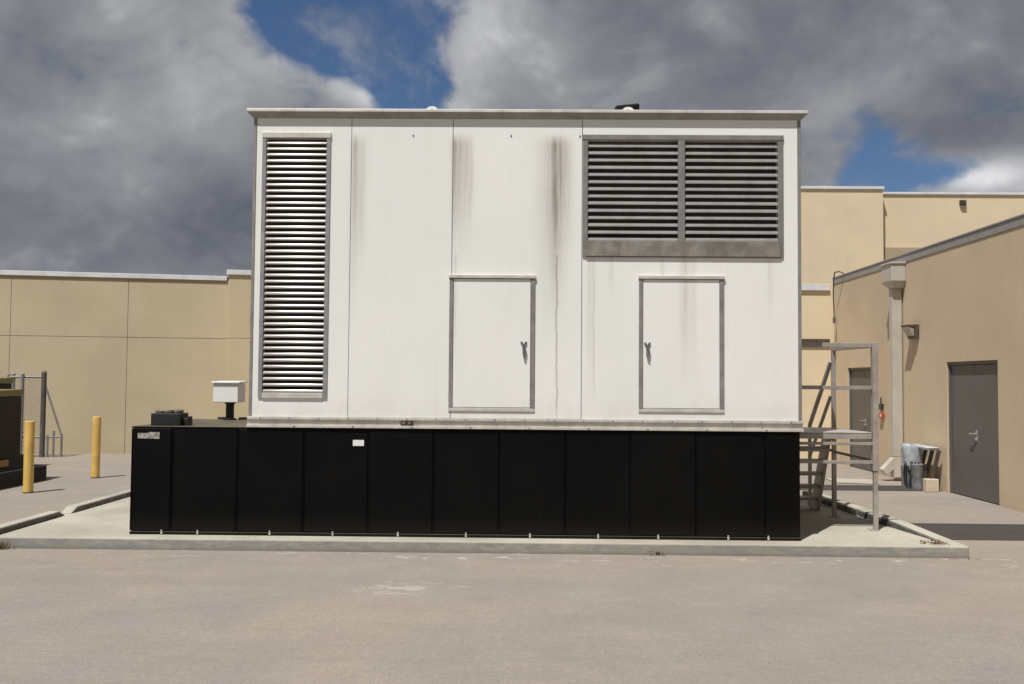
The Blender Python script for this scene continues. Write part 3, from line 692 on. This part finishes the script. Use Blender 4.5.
for y in (15.04, 15.28, 15.52, 15.74):
    b = MB(); b.bar((6.57, y, .655), (6.43, y + .06, .0), .05, .05, (0, 1, 0)); b.build('slat', M['slat'], tbn, bevel=.004)
b = MB(); b.bar((6.44, 15.06, .14), (6.44, 15.80, .14), .02, .03); b.build('slat_tie', M['slat'], tbn)
b = MB(); b.box(6.33, 6.53, 14.96, 15.10, 0, .205); tag(b.build('masonry_block', M['block'], bevel=.01), 'pale tan block on the ground beside the near grey door', 'block')

# ================================================================== small debris
def scatter(name, m, n, cx, cy, sx, sy, z, size, label, cat):
    b = MB()
    for _ in range(n):
        x, y = random.gauss(cx, sx), random.gauss(cy, sy); s = size * random.uniform(.5, 1.3); a = random.uniform(0, 6.28); h = random.uniform(.002, .5 * s)
        d = Vector((math.cos(a), math.sin(a), random.uniform(-.2, .5))) * s; e = Vector((-math.sin(a), math.cos(a), random.uniform(-.3, .4))) * s * .45
        c = Vector((x, y, z + h + .4 * s))
        b.poly([c - d, c + e, c + d, c - e])
    o = b.build(name, m); tag(o, label, cat, kind='stuff'); return o
scatter('leaf_litter', M['leaf_dry'], 60, 4.10, 9.50, .055, .05, .112, .022, 'reddish dry leaves gathered in the slab corner by the kerb', 'leaves')
scatter('dirt_litter', M['debris'], 90, 4.13, 10.68, .04, .05, .115, .028, 'dark debris lodged in the kerb gap near the platform leg', 'debris')
scatter('dirt_litter', M['debris'], 110, 3.9, 12.3, .17, .16, .13, .035, 'dark litter heaped along the kerb behind the platform steps', 'debris')
scatter('dirt_litter', M['leaf_dry'], 10, 1.33, 9.31, .035, .015, .02, .022, 'few brown leaves against the slab front below the tank', 'leaves')
scatter('dirt_litter', M['leaf_dry'], 26, 4.1, 9.28, .22, .02, .0, .014, 'brown leaf crumbs below the slab corner', 'leaves')
b = MB()
for k in range(110):
    a = random.uniform(0, 6.28); r = abs(random.gauss(0, .06)); p = Vector((-5.17 + r * math.cos(a), 9.29 + .5 * r * math.sin(a), 0)); t = p + Vector((random.gauss(0, .03), random.gauss(0, .03), random.uniform(.03, .11))); w = Vector((math.cos(a), math.sin(a), 0)) * .004
    b.poly([p - w, p + w, t])
tag(b.build('weed_tuft', M['grass']), 'small dry green weed tuft growing at the slab edge, far left', 'weed')

# ================================================================== camera
cam = bpy.data.cameras.new('camera'); co = bpy.data.objects.new('camera', cam); col.objects.link(co)
cam.sensor_width = 36; cam.lens = 940 / 1024 * 36; cam.clip_end = 3000
co.matrix_world = Matrix.Translation((0, 0, 1.7)) @ Matrix.Rotation(R(.8), 4, 'Z') @ Matrix.Rotation(R(92.37), 4, 'X') @ Matrix.Rotation(.0079, 4, 'Z')
scene.camera = co

# ================================================================== sun and sky
S = Vector((-.26, -.43, 1)).normalized()
sl = bpy.data.lights.new('sun', 'SUN'); sl.energy = 4.9; sl.angle = R(.53); sl.color = (1, .975, .93)
so = bpy.data.objects.new('sun', sl); col.objects.link(so); so.rotation_euler = S.to_track_quat('Z', 'Y').to_euler()
w = bpy.data.worlds.new('World'); scene.world = w; w.use_nodes = True
n = N(w.node_tree); bg = w.node_tree.nodes['Background']; w.cycles.sampling_method = 'MANUAL'; w.cycles.sample_map_resolution = 256
sky = n.node('ShaderNodeTexSky', sky_type='NISHITA', sun_disc=False, sun_elevation=math.asin(S.z), sun_rotation=math.atan2(S.x, S.y))
sky.air_density = 1.1; sky.dust_density = .4; sky.ozone_density = 2.5
d = n.node('ShaderNodeTexCoord').outputs['Generated']; x, y, z = n.xyz(d)
az = n.m('ARCTAN2', x, y); el = n.m('ARCSINE', z)
# cloud noise in direction space, squeezed towards the horizon
dv = n.vmul(d, (1, 1, 1.35))
warp = n.noise(dv, 3.4, 4, .6, out=1)
wv = n.vadd(dv, n.vmul(n.vadd(warp, (-.5, -.5, -.5)), (.16, .16, .16)))
big = n.noise(wv, 3.4, 3, .55); med = n.noise(wv, 9, 3, .58); fin = n.noise(wv, 26, 5, .64)
def billow(v, sc, k=2):
    nd = n.node('ShaderNodeTexVoronoi', feature='SMOOTH_F1'); n.put(nd.inputs['Vector'], v); n.put(nd.inputs['Scale'], sc)
    nd.inputs['Smoothness'].default_value = .5; nd.inputs['Detail'].default_value = 2.; nd.inputs['Roughness'].default_value = .55; nd.inputs['Lacunarity'].default_value = 2.2
    return n.sub(1., n.mul(nd.outputs['Distance'], 1.25))
puff = billow(wv, 9.)
def spot(a0, e0, wa, we, rot=0):
    """soft elliptical patch of sky centred on azimuth a0, elevation e0 (degrees)"""
    u = n.sub(az, R(a0)); v = n.sub(el, R(e0)); c, s_ = math.cos(R(rot)), math.sin(R(rot))
    p = n.mul(n.add(n.mul(u, c), n.mul(v, s_)), 1 / R(wa)); q = n.mul(n.sub(n.mul(v, c), n.mul(u, s_)), 1 / R(we))
    return n.m('EXPONENT', n.mul(n.add(n.mul(p, p), n.mul(q, q)), -1))
def total(items):
    t = None
    for k, s_ in items:
        v = n.mul(s_, k); t = v if t is None else n.add(t, v)
    return t
CLOUD = dict(hole=[(1.0, spot(-11.0, 19.4, 5.3, 1.8, -24)), (.9, spot(-12.8, 22, 2.6, 2.6, -55)), (.75, spot(-7.6, 20.0, 2.0, 3.5, 0)), (.30, spot(-3, 23, 5, 1.5, 0)), (.33, spot(20.6, 12.6, 2.4, 1.9, 0)), (.37, spot(22.0, 11.4, 4.6, .9, 6)), (.5, spot(150, 50, 40, 14, 0)), (.5, spot(-120, 40, 25, 10, 0))],
             lite=[(.10, spot(-21, 14.5, 5, 3, 30)), (.12, spot(-22, 20.5, 5, 3, 0)), (.20, spot(-16, 18.3, 3.2, 2.2, -30)), (.26, spot(-8.2, 16.3, 4.5, 1.0, -8)), (.14, spot(-20.5, 17, 1.5, 2.5, 20)), (.30, spot(-3.6, 20, 2.2, 4.0, 0)), (.14, spot(1, 19.5, 3.5, 3.5, 0)), (.16, spot(18.5, 15.5, 4, 1.8, 30)), (.46, spot(26.0, 11.2, 3.6, 1.1, 0)), (.10, spot(-24.5, 12, 4, 5, 0)), (.10, spot(-13.5, 7.6, 2.0, .8, 0)),
                   (-.16, spot(-18, 9.0, 8, 2.6, 0)), (-.06, spot(-27, 7.2, 6, 2, 0)), (-.08, spot(9, 20.5, 8, 3.5, 0)), (-.05, spot(25, 18, 7, 4, 0)), (-.08, spot(24, 13.8, 4, 1.0, -8))])
hole = total(CLOUD['hole']); lite = total(CLOUD['lite'])
detail = n.add(n.add(n.mul(n.sub(big, .5), .5), n.mul(n.sub(puff, .45), .36)), n.add(n.mul(n.sub(med, .5), .45), n.mul(n.sub(fin, .5), .34)))
edge = n.add(n.sub(.60, hole), n.mul(detail, .9))
wisp = n.mul(n.smooth(n.add(n.mul(med, .6), n.mul(fin, .4)), .46, .66), .42)
cover = n.m('MAXIMUM', n.smooth(edge, -.02, .27), wisp)
rim = n.mul(n.smooth(edge, .62, .16), .13)
tone = n.add(n.add(n.add(.53, lite), rim), n.add(n.add(n.mul(n.sub(big, .5), .32), n.mul(n.sub(puff, .45), .28)), n.add(n.mul(n.sub(med, .5), .30), n.mul(n.sub(fin, .5), .30))))
# clouds around and behind the sun are thinner and brighter
dot = n.node('ShaderNodeVectorMath', operation='DOT_PRODUCT'); n.put(dot.inputs[0], d); dot.inputs[1].default_value = S
glow = n.smooth(dot.outputs['Value'], .45, 1., 0., .22)
rear = n.smooth(y, .35, -.25, 0., -.14)
tone = n.m('MAXIMUM', n.add(n.add(tone, glow), rear), .10)
ramp = n.node('ShaderNodeValToRGB'); e = ramp.color_ramp.elements
e[0].position = 0; e[0].color = (.070, .080, .100, 1); e[1].position = 1; e[1].color = (.82, .82, .83, 1)
for p_, c_ in ((.22, (.112, .124, .152)), (.40, (.195, .205, .233)), (.58, (.31, .315, .335)), (.78, (.50, .505, .525))):
    k = e.new(p_); k.color = (*c_, 1)
n.put(ramp.inputs[0], tone)
STR = .1
cloud = n.mix(1, ramp.outputs[0], (1 / STR,) * 3, 'MULTIPLY')
blue = n.mix(1, sky.outputs[0], (.42, .50, .62), 'MULTIPLY')
n.put(bg.inputs['Color'], n.mix(cover, blue, cloud)); bg.inputs['Strength'].default_value = STR

scene.view_settings.view_transform = 'Standard'; scene.view_settings.look = 'None'; scene.view_settings.exposure = 0; scene.view_settings.gamma = 1
scene.cycles.max_bounces = 5
